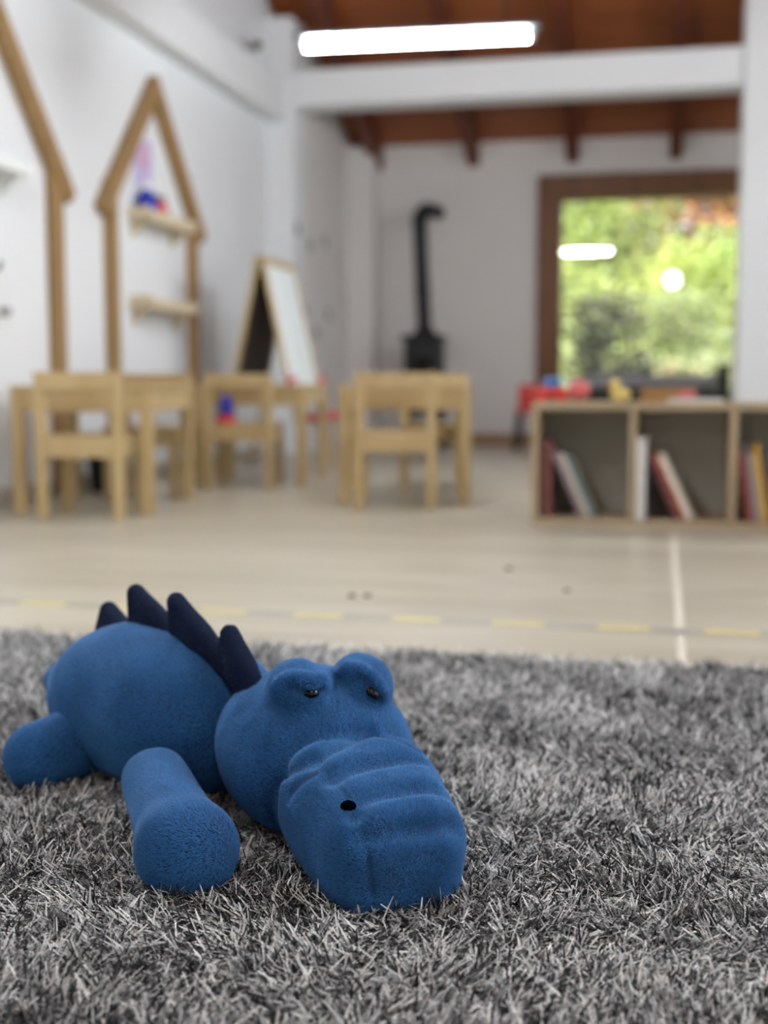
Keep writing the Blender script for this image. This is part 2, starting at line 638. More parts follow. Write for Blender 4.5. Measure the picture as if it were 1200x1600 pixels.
shrub('flowering_shrub', 'tall bright green shrub outside the window beside the dark timber jamb', gpt(930, 17.00), 3.72, 1.16, 0.75, 6500, [(196, 206, 122), (176, 192, 116), (212, 220, 140), (140, 152, 96)], 0.128, .15, seed=2)
shrub('golden_shrub', 'yellow green shrub outside the window nearest the white column', gpt(1110, 19.40), 3.01, 1.26, 0.75, 6500, [(206, 212, 122), (216, 222, 140), (176, 194, 110), (164, 180, 108)], 0.139, .15, seed=3)
shrub('dark_shrub', 'low dark green shrub with purple brown gaps outside the window', gpt(950, 12.65), 1.52, 0.40, 0.38, 2000, [(92, 98, 74), (78, 76, 68), (124, 130, 96), (66, 56, 58)], 0.086, .1, seed=4)
shrub('low_shrub', 'low grey green bush outside the window under the golden shrub', gpt(1085, 13.85), 1.06, 0.78, 0.38, 2600, [(166, 172, 122), (146, 156, 118), (186, 192, 144), (184, 150, 126)], 0.094, .1, seed=5)
shrub('broad_shrub', 'pale green bush low outside the window between two taller shrubs', gpt(1010, 15.15), 1.83, 0.87, 0.50, 3400, [(172, 182, 122), (150, 162, 110), (128, 130, 96), (192, 204, 140)], 0.108, .1, seed=6)
shrub('autumn_tree', 'small tree with hanging orange brown leaves outside the window', gpt(1115, 21.75), 5.53, 1.44, 0.75, 2600, [(196, 140, 92), (176, 120, 80), (206, 160, 112), (120, 110, 60)], 0.197, .62, cat='tree', seed=7)
shrub('hedge_tree', 'dark evergreen tree far behind the golden shrub', gpt(1120, 27.90), 6.95, 3.07, 1.25, 6500, [(44, 52, 34), (58, 64, 42), (36, 40, 30)], 0.223, .05, cat='tree', seed=8)
shrub('garden_tree', 'light green tree behind the tall bright shrub', gpt(905, 24.40), 6.88, 1.52, 1.00, 5000, [(180, 192, 116), (196, 208, 132), (150, 164, 100)], 0.198, .05, cat='tree', seed=9)
shrub('garden_tree', 'mid green tree far outside to the side of the dark evergreen', gpt(1560, 24.40), 6.88, 2.31, 1.00, 6000, [(120, 150, 70), (150, 178, 84), (96, 120, 60)], 0.198, .05, cat='tree', seed=10)
shrub('garden_tree', 'olive green tree far outside behind the white back wall', gpt(490, 24.40), 6.52, 2.27, 1.00, 6000, [(110, 140, 66), (140, 168, 84), (96, 112, 60)], 0.195, .05, cat='tree', seed=12)

# ------------------------------------------------------------------ stove
sx, sy = -1.97, YB - .42
st = empty('wood_stove', (sx, sy, 0))
MB().box(-.15, .15, -.15, .15, .28, .90, bev=.012).build('firebox', M['black'], st)
MB().box(-.175, .175, -.18, .18, .90, .945, bev=.008).build('top_plate', M['black'], st)
MB().lathe([(.11, 0), (.085, .03), (.07, .07)], (0, 0, .945)).build('flue_collar', M['black'], st, True)
d_ = MB().box(-.12, .12, -.185, -.158, .40, .80, bev=.008).build('door', M['black'], st)
MB().box(-.085, .085, -.189, -.184, .50, .76).build('door_glass', M['lens'], d_)
MB().cyl((.10, -.215, .52), (.10, -.215, .64), .009, seg=10).build('handle', M['black'], d_)
for a in (-1, 1):
    for b in (-1, 1):
        MB().bar((a * .13, b * .13, .29), (a * .17, b * .16, 0), .035, .035).build('leg', M['black'], st)
# flue: slightly leaning pipe, elbow into the wall
mb = MB()
pts = [Vector((.0, 0, .97)), Vector((-.03, 0, 1.55)), Vector((-.045, 0, 1.88))]
el = [Vector((-.045 + .05 * (1 - math.cos(t)), .16 * (1 - math.cos(t)), 1.88 + .13 * math.sin(t))) for t in np.linspace(0.25, PI / 2, 5)]
pts += el + [Vector((.04, .405, 2.02))]
for a, b in zip(pts[:-1], pts[1:]):
    mb.cyl(a, b, .062, seg=20)
for p in pts[2:-1]:
    mb.sphere(p, .0625, 20)
fo = mb.build('flue_pipe', M['black'], st, True)
for z, x in ((1.30, -.018), (1.9, -.044)):
    MB().cyl((x, 0, z), (x, 0, z + .03), .069, seg=20).build('pipe_band', M['black'], st, True)
tag(st, 'black iron wood stove with tall flue pipe against the back wall', 'stove')

# ------------------------------------------------------------------ house shaped wall frames on the left wall
E1 = dict(y0=4.30, ya=4.965, y1=5.575)


def house(name, label, yc):
    t = empty(name, (XL, yc, 0))
    D0, D1 = .0, .055
    hw = .595
    pw_ = .085
    for s in (-1, 1):
        MB().box(D0, D1, s * hw - pw_ / 2, s * hw + pw_ / 2, 0, 1.62, bev=.004).build('post', M['frame_wood'], t)
    # sloping members from eave tail to apex
    for s in (-1, 1):
        n = .095 / math.sqrt(2)
        tail = (s * .75, 1.475)
        apex = (0, 2.29)
        if s < 0:
            pts = [tail, (apex[0], apex[1]), (apex[0], apex[1] - .125), (tail[0] + .07, tail[1] - .055)]
        else:
            pts = [tail, (tail[0] - .07, tail[1] - .055), (apex[0], apex[1] - .125), apex]
        mb = MB()
        mb.prism(pts, 'x', D0 + .005, D1 + .012)
        mb.build('rafter', M['frame_wood'], t)
    tag(t, label, 'wall frame')
    return t


house('house_frame', 'pine house shaped wall frame around the pale wooden ledges', 6.88)
house('house_frame', 'pine house shaped wall frame around the white ledge', 5.06)


def ledge(label, y0, y1, z, m, name='wall_ledge', lip=.05, dep=.13):
    t = empty(name, (XL, (y0 + y1) / 2, z))
    h = (y1 - y0) / 2
    MB().box(.0, dep, -h, h, 0, .02, bev=.002).build('board', m, t)
    MB().box(dep, dep + .015, -h, h, -.005, lip, bev=.002).build('lip', m, t)
    for s in (-1, 1):
        MB().prism([(0, 0), (dep * .8, 0), (0, -.10)], 'y', s * (h - .05) - .008, s * (h - .05) + .008).build('bracket', m, t)
    for s in (-1, 1):
        MB().box(0, dep, s * h - .008, s * h + .008, 0, .07, bev=.002).build('end_plate', m, t)
    tag(t, label, 'shelf')
    return t


ledge('pale wooden wall ledge carrying a blue toy bottle', 6.56, 7.24, 1.45, M['ledge_wood'])
ledge('empty pale wooden wall ledge below the one with toys', 6.56, 7.24, .965, M['ledge_wood'])
ledge('white wall ledge in the house frame beside the rug', 4.62, 5.24, 1.47, M['white'])
# toys on the upper ledge
t = empty('toy_bottle', (XL + .066, 6.68, 1.47))
MB().lathe([(.053, 0), (.061, .02), (.061, .09), (.034, .14), (.024, .155)], seg=24).build('bottle', M['cobalt'], t, True)
MB().lathe([(.024, 0), (.024, .03), (.012, .045)], (0, 0, .153), 20).build('cap', M['white'], t, True)
tag(t, 'cobalt blue toy bottle with white cap on the upper ledge', 'bottle')
t = empty('toy_cup', (XL + .07, 6.85, 1.47))
MB().lathe([(.032, 0), (.04, .11), (.036, .11), (.03, .02)], seg=22).build('cup', M['red'], t, True)
MB().cyl((.04, 0, .03), (.052, 0, .05), .006, seg=8).cyl((.052, 0, .05), (.04, 0, .085), .006, seg=8).build('handle', M['red'], t)
tag(t, 'small red toy cup beside the blue bottle', 'cup')
t = empty('framed_print', (XL + .037, 7.0, 1.4685))
t.rotation_euler = (0, -.15, 0)
MB().box(-.01, .008, -.07, .07, 0, .17, bev=.003).build('frame', M['slate'], t)
MB().box(.006, .011, -.05, .05, .02, .15).build('picture', mat_plain('sage_print', srgb(176, 182, 160), .6, .15, 20), t)
tag(t, 'small dark picture frame leaning on the upper ledge', 'picture frame')
t = empty('wall_card', (XL + .0, 6.78, 1.66))
MB().box(0, .008, -.12, .12, 0, .26, bev=.002).build('card', mat_plain('lilac_card', srgb(198, 184, 222), .7, .06, 8), t)
MB().box(.007, .011, -.06, .05, .10, .22).build('print', mat_plain('pink_print', srgb(216, 168, 196), .7, .1, 12), t)
tag(t, 'lilac picture card pinned to the wall above the blue bottle', 'picture')
# small items by the nearer frame
t = empty('folded_cloth', (XL + .07, 4.98, 1.49))
MB().box(-.05, .05, -.16, .16, 0, .03, bev=.012).box(-.048, .048, -.15, .15, .03, .058, bev=.012).build('cloth', M['white'], t)
tag(t, 'folded white cloth on the white ledge', 'cloth')
t = empty('wall_hook', (XL, 5.02, 1.05))
MB().box(0, .012, -.07, .07, -.02, .02, bev=.003).build('plate', M['black'], t)
MB().cyl((.01, .03, 0), (.06, .03, 0), .009, seg=10).cyl((.06, .03, 0), (.068, .03, .03), .009, seg=10).build('peg', M['black'], t)
tag(t, 'black wall hook inside the frame with the white ledge', 'hook')
t = empty('coat_peg', (XL, 5.165, .87))
MB().lathe([(.02, 0), (.014, .015), (.024, .03), (.018, .042)], seg=18).build('knob', M['sticker'], t, True)
t.rotation_euler = (0, PI / 2, 0)
tag(t, 'small grey round coat peg on the wall under the black hook', 'peg')

# security camera high in the corner
t = empty('security_camera', (XL + .09, YP - .55, 2.865))
MB().box(-.09, -.06, -.05, .05, -.05, .05, bev=.004).build('wall_plate', M['white'], t)
MB().cyl((-.06, 0, 0), (.03, -.03, .0), .016, seg=12).build('arm', M['white'], t)
MB().cyl((.03, .06, .02), (.06, -.14, -.02), .055, .055, seg=24).build('body', M['white'], t, True)
MB().cyl((.06, -.138, -.02), (.062, -.152, -.023), .035, seg=24).build('lens', M['lens'], t, True)
tag(t, 'white security camera with dark lens mounted above the high ledge', 'camera')

# wall stickers beyond the pillar
for k, (px, py) in enumerate([(465, 358), (485, 383), (507, 378), (475, 489), (513, 491), (494, 521)]):
    p = on_x(px, py, XF)
    o = MB().cyl((0, 0, 0), (.004, 0, 0), .055, seg=20).build('wall_sticker', M['sticker'])
    o.location = p
    tag(o, 'small round grey sticker on the off white wall beyond the pillar', 'sticker', 'grey dots on the far side wall')

# ------------------------------------------------------------------ children's tables and chairs
CW, CD, CH, SH = .358, .345, .597, .335


def make_chair():
    t = empty('small_chair')
    lw = .041
    hx, hy = CW / 2 - lw / 2, CD / 2 - lw / 2
    P = M['pine']
    # local: back towards -y
    for s in (-1, 1):
        MB().box(s * hx - lw / 2, s * hx + lw / 2, -hy - lw / 2, -hy + lw / 2, 0, CH, bev=.004).build('leg', P, t)
        MB().box(s * hx - lw / 2, s * hx + lw / 2, hy - lw / 2, hy + lw / 2, 0, SH - .012, bev=.004).build('leg', P, t)
        MB().box(s * hx - .011, s * hx + .011, -hy + lw / 2, hy - lw / 2, SH - .085, SH - .012, bev=.003).build('side_rail', P, t)
    MB().box(-hx + lw / 2, hx - lw / 2, -hy - .016, -hy + .016, CH - .075, CH - .002, bev=.004).build('top_rail', P, t)
    MB().box(-hx + lw / 2, hx - lw / 2, -hy - .016, -hy + .016, SH - .085, SH - .003, bev=.004).build('seat_rail', P, t)
    MB().box(-hx + lw / 2, hx - lw / 2, hy - .016, hy + .016, SH - .085, SH - .012, bev=.004).build('seat_rail', P, t)
    MB().box(-hx - lw / 2, hx + lw / 2, -hy + lw / 2 + .002, hy + lw / 2 + .006, SH - .012, SH + .004, bev=.003).build('seat', P, t)
    return t


TW, TD, TH = .60, .75, .54


def make_table():
    t = empty('small_table')
    P = M['pine']
    lw = .05
    for a in (-1, 1):
        for b in (-1, 1):
            cx, cy = a * (TW / 2 - lw / 2), b * (TD / 2 - lw / 2)
            MB().box(cx - lw / 2, cx + lw / 2, cy - lw / 2, cy + lw / 2, 0, TH - .018, bev=.004).build('leg', P, t)
    for b in (-1, 1):
        y = b * (TD / 2 - .02)
        MB().box(-TW / 2 + lw, TW / 2 - lw, y - .012, y + .012, TH - .11, TH - .018, bev=.003).build('apron', P, t)
        x = b * (TW / 2 - .02)
        MB().box(x - .012, x + .012, -TD / 2 + lw, TD / 2 - lw, TH - .11, TH - .018, bev=.003).build('apron', P, t)
    MB().box(-TW / 2 - .004, TW / 2 + .004, -TD / 2 - .004, TD / 2 + .004, TH - .018, TH, bev=.004).build('table_top', P, t)
    return t


tb = make_table()
tables = [
    ((-2.415, 5.20), 8, 'low pine table nearest the side wall, beside the black bin'),
    ((-2.165, 6.70), 6, 'low pine table in front of the folding easel'),
    ((-1.20, 5.92), 11, 'low pine table standing before the wood stove'),
]
for k, ((x, y), a, lab) in enumerate(tables):
    o = tb if k == 0 else copy_tree(tb)
    o.location = (x, y, 0)
    o.rotation_euler = (0, 0, math.radians(a))
    tag(o, lab, 'table', 'low pine tables')
ch = make_chair()
chairs = [
    ((-2.305, 4.805), 8, 'small pine chair facing the table beside the black bin, back to the rug'),
    ((-2.43, 5.70), 188, 'small pine chair beyond the table beside the black bin, facing the rug'),
    ((-2.14, 6.28), 7, 'small pine chair facing the table by the easel, back to the rug'),
    ((-1.155, 5.50), 10, 'small pine chair facing the table before the stove, back to the rug'),
    ((-1.16, 6.50), 191, 'small pine chair beyond its table, facing away from the stove'),
]
for k, ((x, y), a, lab) in enumerate(chairs):
    o = ch if k == 0 else copy_tree(ch)
    o.location = (x, y, 0)
    o.rotation_euler = (0, 0, math.radians(a))
    tag(o, lab, 'chair', 'small pine chairs')

# toy on the chair of the easel table
t = empty('stacking_toy', (-2.21, 6.19, SH + .004))
MB().lathe([(.05, 0), (.05, .045)], seg=22).build('red_ring', M['red'], t, True)
MB().lathe([(.04, 0), (.04, .045)], (0, 0, .045), 22).build('blue_ring', M['cobalt'], t, True)
MB().lathe([(.03, 0), (.03, .04), (.012, .055)], (0, 0, .09), 22).build('blue_ring', M['cobalt'], t, True)
tag(t, 'red and blue ring stacking toy on the seat of the chair at the easel table', 'toy')

# black bin by the wall
t = empty('waste_bin', (-2.74, 5.87, 0))
MB().lathe([(.075, 0), (.10, .235), (.106, .24), (.106, .25), (.096, .25), (.072, .012), (.01, .01)], seg=30).build('bucket', M['black_plastic'], t, True)
MB().lathe([(.11, 0), (.112, .008), (.104, .016), (.10, .01)], (0, 0, .243), 30).build('rim', M['black_plastic'], t, True)
tag(t, 'small black tapered bin on the floor under the wall frames', 'bin')

# ------------------------------------------------------------------ folding easel
ex, ey0, ey1, ez = -2.345, 7.19, 7.86, 1.30
t = empty('easel', (ex, (ey0 + ey1) / 2, 0))
hy = (ey1 - ey0) / 2
sp = .29
for sx_, nm in ((1, 'white'), (-1, 'dark')):
    for s in (-1, 1):
        MB().bar((sx_ * .012, s * (hy - .015), ez), (sx_ * sp, s * (hy - .015), 0), .03, .022, up=(1, 0, 0), bev=.003).build('leg', M['pine'], t)

    def pt(z, off=0):
        return sx_ * (.012 + (sp - .012) * (1 - z / ez)) + sx_ * off
    mb = MB()
    zt, zb = ez - .045, .50
    mb.prism([(pt(zt, -.004), zt), (pt(zt, .004), zt), (pt(zb, .004), zb), (pt(zb, -.004), zb)], 'y', -hy + .03, hy - .03)
    mb.build('white_board' if sx_ > 0 else 'black_board', M['white_board'] if sx_ > 0 else M['slate'], t)
    for z in (zb - .02,):
        MB().box(pt(z) - .011, pt(z) + .011, -hy + .03, hy - .03, z - .02, z + .02, bev=.003).build('cross_rail', M['pine'], t)
    MB().box(sx_ * .012 - .013, sx_ * .012 + .013, -hy, hy, ez - .04, ez, bev=.003).build('top_rail', M['pine'], t)
tx = .012 + (sp - .012) * (1 - .33 / ez)
tr = MB().box(tx - .0, tx + .11, -hy, hy, .31, .325, bev=.003).box(tx + .10, tx + .11, -hy, hy, .31, .36, bev=.003).box(tx, tx + .11, -hy, -hy + .01, .31, .36).box(tx, tx + .11, hy - .01, hy, .31, .36)
tr.build('tray', M['tray_red'], t)
kx = .012 + (sp - .012) * (1 - .56 / ez)
MB().cyl((kx, hy, .56), (kx + .05, hy, .57), .02, seg=14).build('knob', M['tray_red'], t, True)
MB().cyl((kx, -hy, .56), (kx + .05, -hy, .57), .02, seg=14).build('knob', M['tray_red'], t, True)
tag(t, 'folding pine easel with white board, dark board and coral red tray', 'easel')

# ------------------------------------------------------------------ cube shelf with books
SX0, SYF, SHH, SD = -.485, 4.86, .478, .33
PER, TT = .3725, .028
NC = 3
t = empty('cube_shelf', (SX0 + NC * PER / 2, SYF + SD / 2, 0))
ox2, oy2 = t.location.x, t.location.y
bw = MB()


def sbox(name, x0, x1, y0, y1, z0, z1, m, bev=.0025):
    return MB().box(x0 - ox2, x1 - ox2, y0 - oy2, y1 - oy2, z0, z1, bev=bev).build(name, m, t)


XE = SX0 + NC * PER + TT
sbox('top_board', SX0, XE, SYF, SYF + SD, SHH - TT, SHH, M['shelf_wood'])
sbox('bottom_board', SX0, XE, SYF, SYF + SD, 0, TT, M['shelf_wood'])
for k in range(NC + 1):
    x = SX0 + k * PER
    sbox('upright', x, x + TT, SYF + .001, SYF + SD - .01, TT, SHH - TT, M['shelf_wood'])
for k in range(NC):
    sbox('back_panel', SX0 + k * PER + TT, SX0 + (k + 1) * PER, SYF + SD - .012, SYF + SD - .004, TT, SHH - TT, M['shelf_back'], 0)
tag(t, 'low light oak cube shelf with olive grey back holding books', 'shelf')

M['paper'] = mat_plain('page_paper', srgb(226, 220, 206), .8, .03)


def book(label, x, th, h, col, lean=0.0, dep=.21, col2=None, y=SYF + .03):
    """a closed picture book, spine to the front; x is the foot of its left face"""
    b = empty('picture_book', (x, y, TT))
    b.rotation_euler = (0, -lean, 0)          # leans towards the left upright
    cm = mat_plain('book_cover', srgb(*col), .45, .08, 14)
    ct = min(.004, th * .25)
    MB().box(0, ct, 0, dep, 0, h, bev=.001).build('cover', cm, b)
    MB().box(th - ct, th, 0, dep, 0, h, bev=.001).build('cover', cm if col2 is None else mat_plain('book_cover', srgb(*col2), .45, .08, 14), b)
    MB().box(0, th, -.004, 0.001, 0, h, bev=.001).build('spine', cm, b)
    MB().box(ct, th - ct, .001, dep - .006, .004, h - .004).build('pages', M['paper'], b)
    tag(b, label, 'book', 'books in the cube shelf')
    return b


def leaning(x_left_wall, foot_x, specs):
    """books leaning left one on the other: foot_x is the foot of the leftmost"""
    pass


c1, c2, c3 = SX0 + TT, SX0 + PER + TT, SX0 + 2 * PER + TT
book('thick maroon book standing upright against the shelf end', c1 + .001, .022, .315, (100, 58, 56))
book('dusky red upright book touching the first leaning book', c1 + .0265, .022, .30, (128, 74, 68))
def lean_set(x0, ang, specs):
    """row of books leaning left at one angle; x0 is the foot of the first"""
    x = x0
    for lab, th, h, col in specs:
        book(lab, x, th, h, col, ang)
        x += th / math.cos(ang) + .001
lean_set(c1 + .1615, math.radians(24), [
    ('mauve grey book leaning on the dusky red one', .022, .275, (140, 124, 128)),
    ('pale cream book leaning between the mauve and blue ones', .018, .27, (190, 180, 160)),
    ('teal blue book leaning third in its row', .016, .262, (84, 112, 132)),
    ('thin olive book last of the leaning row beside it', .008, .255, (120, 116, 88))])
book('tall white upright book against the inner divider', c2 + .002, .034, .315, (214, 210, 204), y=SYF - .005)
book('dark navy upright book beside the tall white one', c2 + .038, .012, .20, (40, 46, 60))
lean_set(c2 + .1505, math.radians(25), [
    ('purple maroon book leaning on the tall white one', .020, .27, (104, 54, 62)),
    ('rust orange book leaning behind the white one', .018, .275, (158, 84, 58)),
    ('thick white book leaning at the end of the orange row', .026, .27, (216, 204, 190)),
    ('thin taupe book lying against the thick white one', .007, .25, (130, 118, 100))])
lean_set(c3 + .0412, math.radians(9), [
    ('brick red book leaning against the last divider', .022, .26, (140, 66, 54)),
    ('grey mauve book leaning between brick red and cream', .018, .29, (122, 108, 116)),
    ('cream and maroon book leaning next to the yellow one', .020, .26, (170, 150, 130)),
    ('bright yellow book leaning in the same row', .018, .295, (206, 158, 44)),
    ('charcoal book leaning last beside the yellow one', .024, .29, (60, 60, 66))])

# things on top of the shelf
t = empty('toy_car', (-.415, SYF + .19, SHH))
MB().box(-.07, .05, -.035, .035, .02, .055, bev=.012).build('body', M['red'], t, True)
MB().box(-.045, .025, -.03, .03, .05, .095, bev=.014).build('cabin', M['blue'], t, True)
for a in (-.045, .03):
    for b in (-1, 1):
        MB().cyl((a, b * .034, .022), (a, b * .046, .022), .022, seg=20).build('wheel', M['red'], t, True)
tag(t, 'small red toy car with blue cabin on the cube shelf', 'toy')
t = empty('toy_ball', (-.315, SYF + .14, SHH + .045))
MB().sphere((0, 0, 0), .045, 24).build('ball', M['pink'], t, True)
MB().cyl((0, 0, -.006), (0, 0, .006), .0455, seg=32).build('band', M['red'], t, True)
tag(t, 'pink toy ball with a red band beside the toy car', 'ball')
t = empty('toy_duck', (-.155, SYF + .2, SHH))
MB().sphere((0, 0, .028), .032, 20, (1.3, 1, .85)).build('body', M['yellow'], t, True)
MB().sphere((-.022, 0, .068), .021, 18).build('head', M['yellow'], t, True)
MB().cyl((-.04, 0, .066), (-.056, 0, .063), .008, .003, 10).build('beak', M['red'], t, True)
tag(t, 'pale yellow toy duck on the cube shelf', 'toy')
t = empty('wooden_box', (.03, SYF + .24, SHH))
MB().box(-.105, .105, -.07, .07, 0, .008).box(-.105, .105, -.07, -.062, .008, .052).box(-.105, .105, .062, .07, .008, .052).box(-.105, -.097, -.062, .062, .008, .052).box(.097, .105, -.062, .062, .008, .052).build('tray', mat_wood('honey_wood', srgb(150, 108, 56), srgb(172, 128, 72), (8, 1, 1), 4, .5), t)
MB().box(.04, .102, -.0745, -.07, .006, .046).build('label_plate', M['pink'], t)
tag(t, 'honey brown wooden tray box on the cube shelf', 'box')
t = empty('magazine', (.13, SYF + .08, SHH))
MB().box(-.10, .10, -.065, .065, 0, .012, bev=.002).build('pages', M['paper'], t)
MB().box(-.101, .101, -.066, .066, .012, .0145, bev=.001).build('cover', mat_plain('pale_blue_cover', srgb(186, 188, 200), .4, .1, 14), t)
t.rotation_euler = (0, 0, .05)
tag(t, 'pale blue grey magazine lying flat on the cube shelf', 'magazine')

# red chair with black legs by the back wall, bench under the window
rp = on_floor(826, 702)
t = empty('plastic_chair', (rp[0], rp[1], 0))
MB().box(-.10, .10, -.12, .12, .30, .335, bev=.015).build('seat', M['red'], t, True)
MB().box(-.10, .10, .09, .12, .34, .53, bev=.014).build('backrest', M['red'], t, True)
for a in (-1, 1):
    MB().bar((a * .08, .105, .33), (a * .08, .105, .40), .02, .02).build('back_strut', M['black'], t)
    for b in (-1, 1):
        MB().bar((a * .08, b * .09, .31), (a * .1, b * .12, 0), .026, .026).build('leg', M['black'], t)
tag(t, 'red plastic chair with black legs by the back wall skirting', 'chair')
bx0, bx1 = on_y(915, 590, 10.45)[0], on_y(1138, 590, 10.45)[0]
t = empty('bench', ((bx0 + bx1) / 2, 10.45, 0))
h_ = (bx1 - bx0) / 2
MB().box(-h_, h_, -.2, .2, .12, .50, bev=.015).build('base', M['black_plastic'], t)
MB().box(-h_ + .0, h_ - .09, -.22, .2, .505, .605, bev=.03).build('cushion', M['grey_fabric'], t, True)
MB().box(h_ - .08, h_, -.22, .22, .12, .69, bev=.012).build('armrest', M['black_plastic'], t)
for a in (-1, 1):
    for b in (-1, 1):
        MB().box(a * (h_ - .06) - .025, a * (h_ - .06) + .025, b * .15 - .025, b * .15 + .025, 0, .125).build('leg', M['black_plastic'], t)
tag(t, 'black bench with grey cushion under the picture window', 'bench')

# ------------------------------------------------------------------ dashed tape on the floor
t = empty('floor_tape', (-.35, YJ, 0))
ty = mat_plain('worn_yellow_tape', srgb(206, 194, 140), .5, .08, 12)
tg = mat_plain('worn_grey_tape', srgb(168, 164, 154), .5, .08, 12)
k = 0
x = -2.3
while x < 2.6:
    MB().box(x, x + .118, -.024, .024, .0002, .0012).build('dash', ty if k % 2 else tg, t)
    x += .12
    k += 1
tag(t, 'worn yellow and grey dashed tape stuck across the floor', 'tape')
for px, py in ((550, 932), (574, 932), (795, 890), (886, 924)):
    p = on_floor(px, py)
    o = MB().lathe([(.009, 0), (.011, .003), (.006, .007)], seg=12).build('crumb', M['soil'])
    o.location = (p[0], p[1], 0)
    tag(o, 'tiny brown crumb lying on the floor tiles beyond the rug', 'crumb', 'crumbs on the floor')

# ------------------------------------------------------------------ SDF tools for the plush toy


def surface_nets(fn, lo, hi, h):
    lo = np.array(lo, float)
    n = np.ceil((np.array(hi) - lo) / h).astype(int) + 1
    gx = [lo[i] + h * np.arange(n[i]) for i in range(3)]
    P = np.stack(np.meshgrid(*gx, indexing='ij'), -1)
    V = fn(P.reshape(-1, 3)).reshape(n)
    S = V < 0
    cn = n - 1
    acc = np.zeros((*cn, 3))
    cnt = np.zeros(cn)
    cor = [(i, j, k) for i in (0, 1) for j in (0, 1) for k in (0, 1)]

    def sub(A, c):
        return A[c[0]:c[0] + cn[0], c[1]:c[1] + cn[1], c[2]:c[2] + cn[2]]
    for a in cor:
        for ax in range(3):
            if a[ax] == 0:
                b = list(a)
                b[ax] = 1
                va, vb = sub(V, a), sub(V, b)
                m = (va < 0) != (vb < 0)
                tt = np.where(m, va / np.where(m, va - vb, 1), 0)
                pos = np.zeros((*cn, 3)) + np.array(a, float)
                pos[..., ax] += tt
                acc += np.where(m[..., None], pos, 0)
                cnt += m
    act = cnt > 0
    idx = -np.ones(cn, int)
    idx[act] = np.arange(act.sum())
    base = np.stack(np.meshgrid(*[np.arange(c) for c in cn], indexing='ij'), -1)
    verts = lo + h * (base[act] + acc[act] / cnt[act][:, None])
    quads = []
    for ax in range(3):
        o1, o2 = (ax + 1) % 3, (ax + 2) % 3
        s0 = [slice(None)] * 3
        s1 = [slice(None)] * 3
        s0[ax] = slice(0, n[ax] - 1)
        s1[ax] = slice(1, n[ax])
        a, b = S[tuple(s0)], S[tuple(s1)]
        ch_ = a != b
        I = np.argwhere(ch_)
        ok = (I[:, o1] > 0) & (I[:, o2] > 0) & (I[:, o1] < n[o1] - 1) & (I[:, o2] < n[o2] - 1)
        I = I[ok]

        def at(d1, d2):
            J = I.copy()
            J[:, o1] += d1
            J[:, o2] += d2
            return idx[J[:, 0], J[:, 1], J[:, 2]]
        q = np.stack([at(-1, -1), at(0, -1), at(0, 0), at(-1, 0)], 1)
        flip = ~a[tuple(I.T)]
        q[flip] = q[flip][:, ::-1]
        quads.append(q)
    return verts, np.concatenate(quads)


def ell(p, c, r):
    q = p - np.array(c)
    r = np.array(r)
    k0 = np.linalg.norm(q / r, axis=1)
    k1 = np.linalg.norm(q / r ** 2, axis=1)
    return k0 * (k0 - 1) / np.maximum(k1, 1e-9)


def capsule(p, a, b, ra, rb):
    a, b = np.array(a), np.array(b)
    ab = b - a
    tt = np.clip(((p - a) @ ab) / (ab @ ab), 0, 1)
    d = np.linalg.norm(p - a - tt[:, None] * ab, axis=1)
    return d - (ra + (rb - ra) * tt)


def rbox(p, c, hlf, r):
    q = np.abs(p - np.array(c)) - (np.array(hlf) - r)
    return np.linalg.norm(np.maximum(q, 0), axis=1) + np.minimum(q.max(1), 0) - r


def smin(a, b, k):
    hh = np.clip(.5 + .5 * (b - a) / k, 0, 1)
    return b + (a - b) * hh - k * hh * (1 - hh)


def poly_dist(p, pts):
    d = np.full(len(p), 1e9)
    for a, b in zip(pts[:-1], pts[1:]):
        ab = b - a
        tt = np.clip(((p - a) @ ab) / max(ab @ ab, 1e-12), 0, 1)
        d = np.minimum(d, np.linalg.norm(p - a - tt[:, None] * ab, axis=1))
    return d


def wobble(p, s, seed):
    rg = np.random.default_rng(seed)
    o = np.zeros(len(p))
    for k in range(5):
        kv = rg.normal(0, 1, 3) * s
        o += np.sin(p @ kv + rg.uniform(0, 6.28))
    return o / 5


# toy space: x to the right of the view, y away from it, z up (a yawed ground frame)
TOY0 = np.array([-.20, 1.52, 0.0])
Rz = np.array([[math.cos(YAW), -math.sin(YAW), 0], [math.sin(YAW), math.cos(YAW), 0], [0, 0, 1]])
toy = empty('plush_crocodile', tuple(Rz @ TOY0), YAW)
tag(toy, 'blue plush crocodile with navy back spikes lying on the shaggy grey rug', 'plush toy')
WTH = 0.0


def cray(x, y):
    """pixel direction in the yawed ground frame"""
    d = ray(x, y)
    return np.array([d @ rt0, d @ fw0, d[2]])


def march(fn, x, y, t0=.9, t1=2.6):
    d = cray(x, y)
    d = d / np.linalg.norm(d)
    o = np.array([0, 0, H])
    tt = t0
    for _ in range(300):
        v = fn((o + d * tt)[None])[0]
        if abs(v) < 2e-4 or tt > t1:
            break
        tt += v * .7
    return o + d * tt


HC = np.array([-.072, 1.500])
HA = np.array([.36, -.933])
HA /= np.linalg.norm(HA)
HX = np.array([HA[1], -HA[0]])            # the toy's right


def head_local(p):
    q = p[:, :2] - HC
    return np.stack([q @ HX, q @ HA, p[:, 2]], 1)


def head_world(x, u, z):
    return np.array([HC[0] + x * HX[0] + u * HA[0], HC[1] + x * HX[1] + u * HA[1], z])


def rotx(q, c, ang):
    y, z = q[:, 1] - c[1], q[:, 2] - c[2]
    ca, sa = math.cos(ang), math.sin(ang)
    return np.stack([q[:, 0], c[1] + y * ca + z * sa, c[2] - y * sa + z * ca], 1)


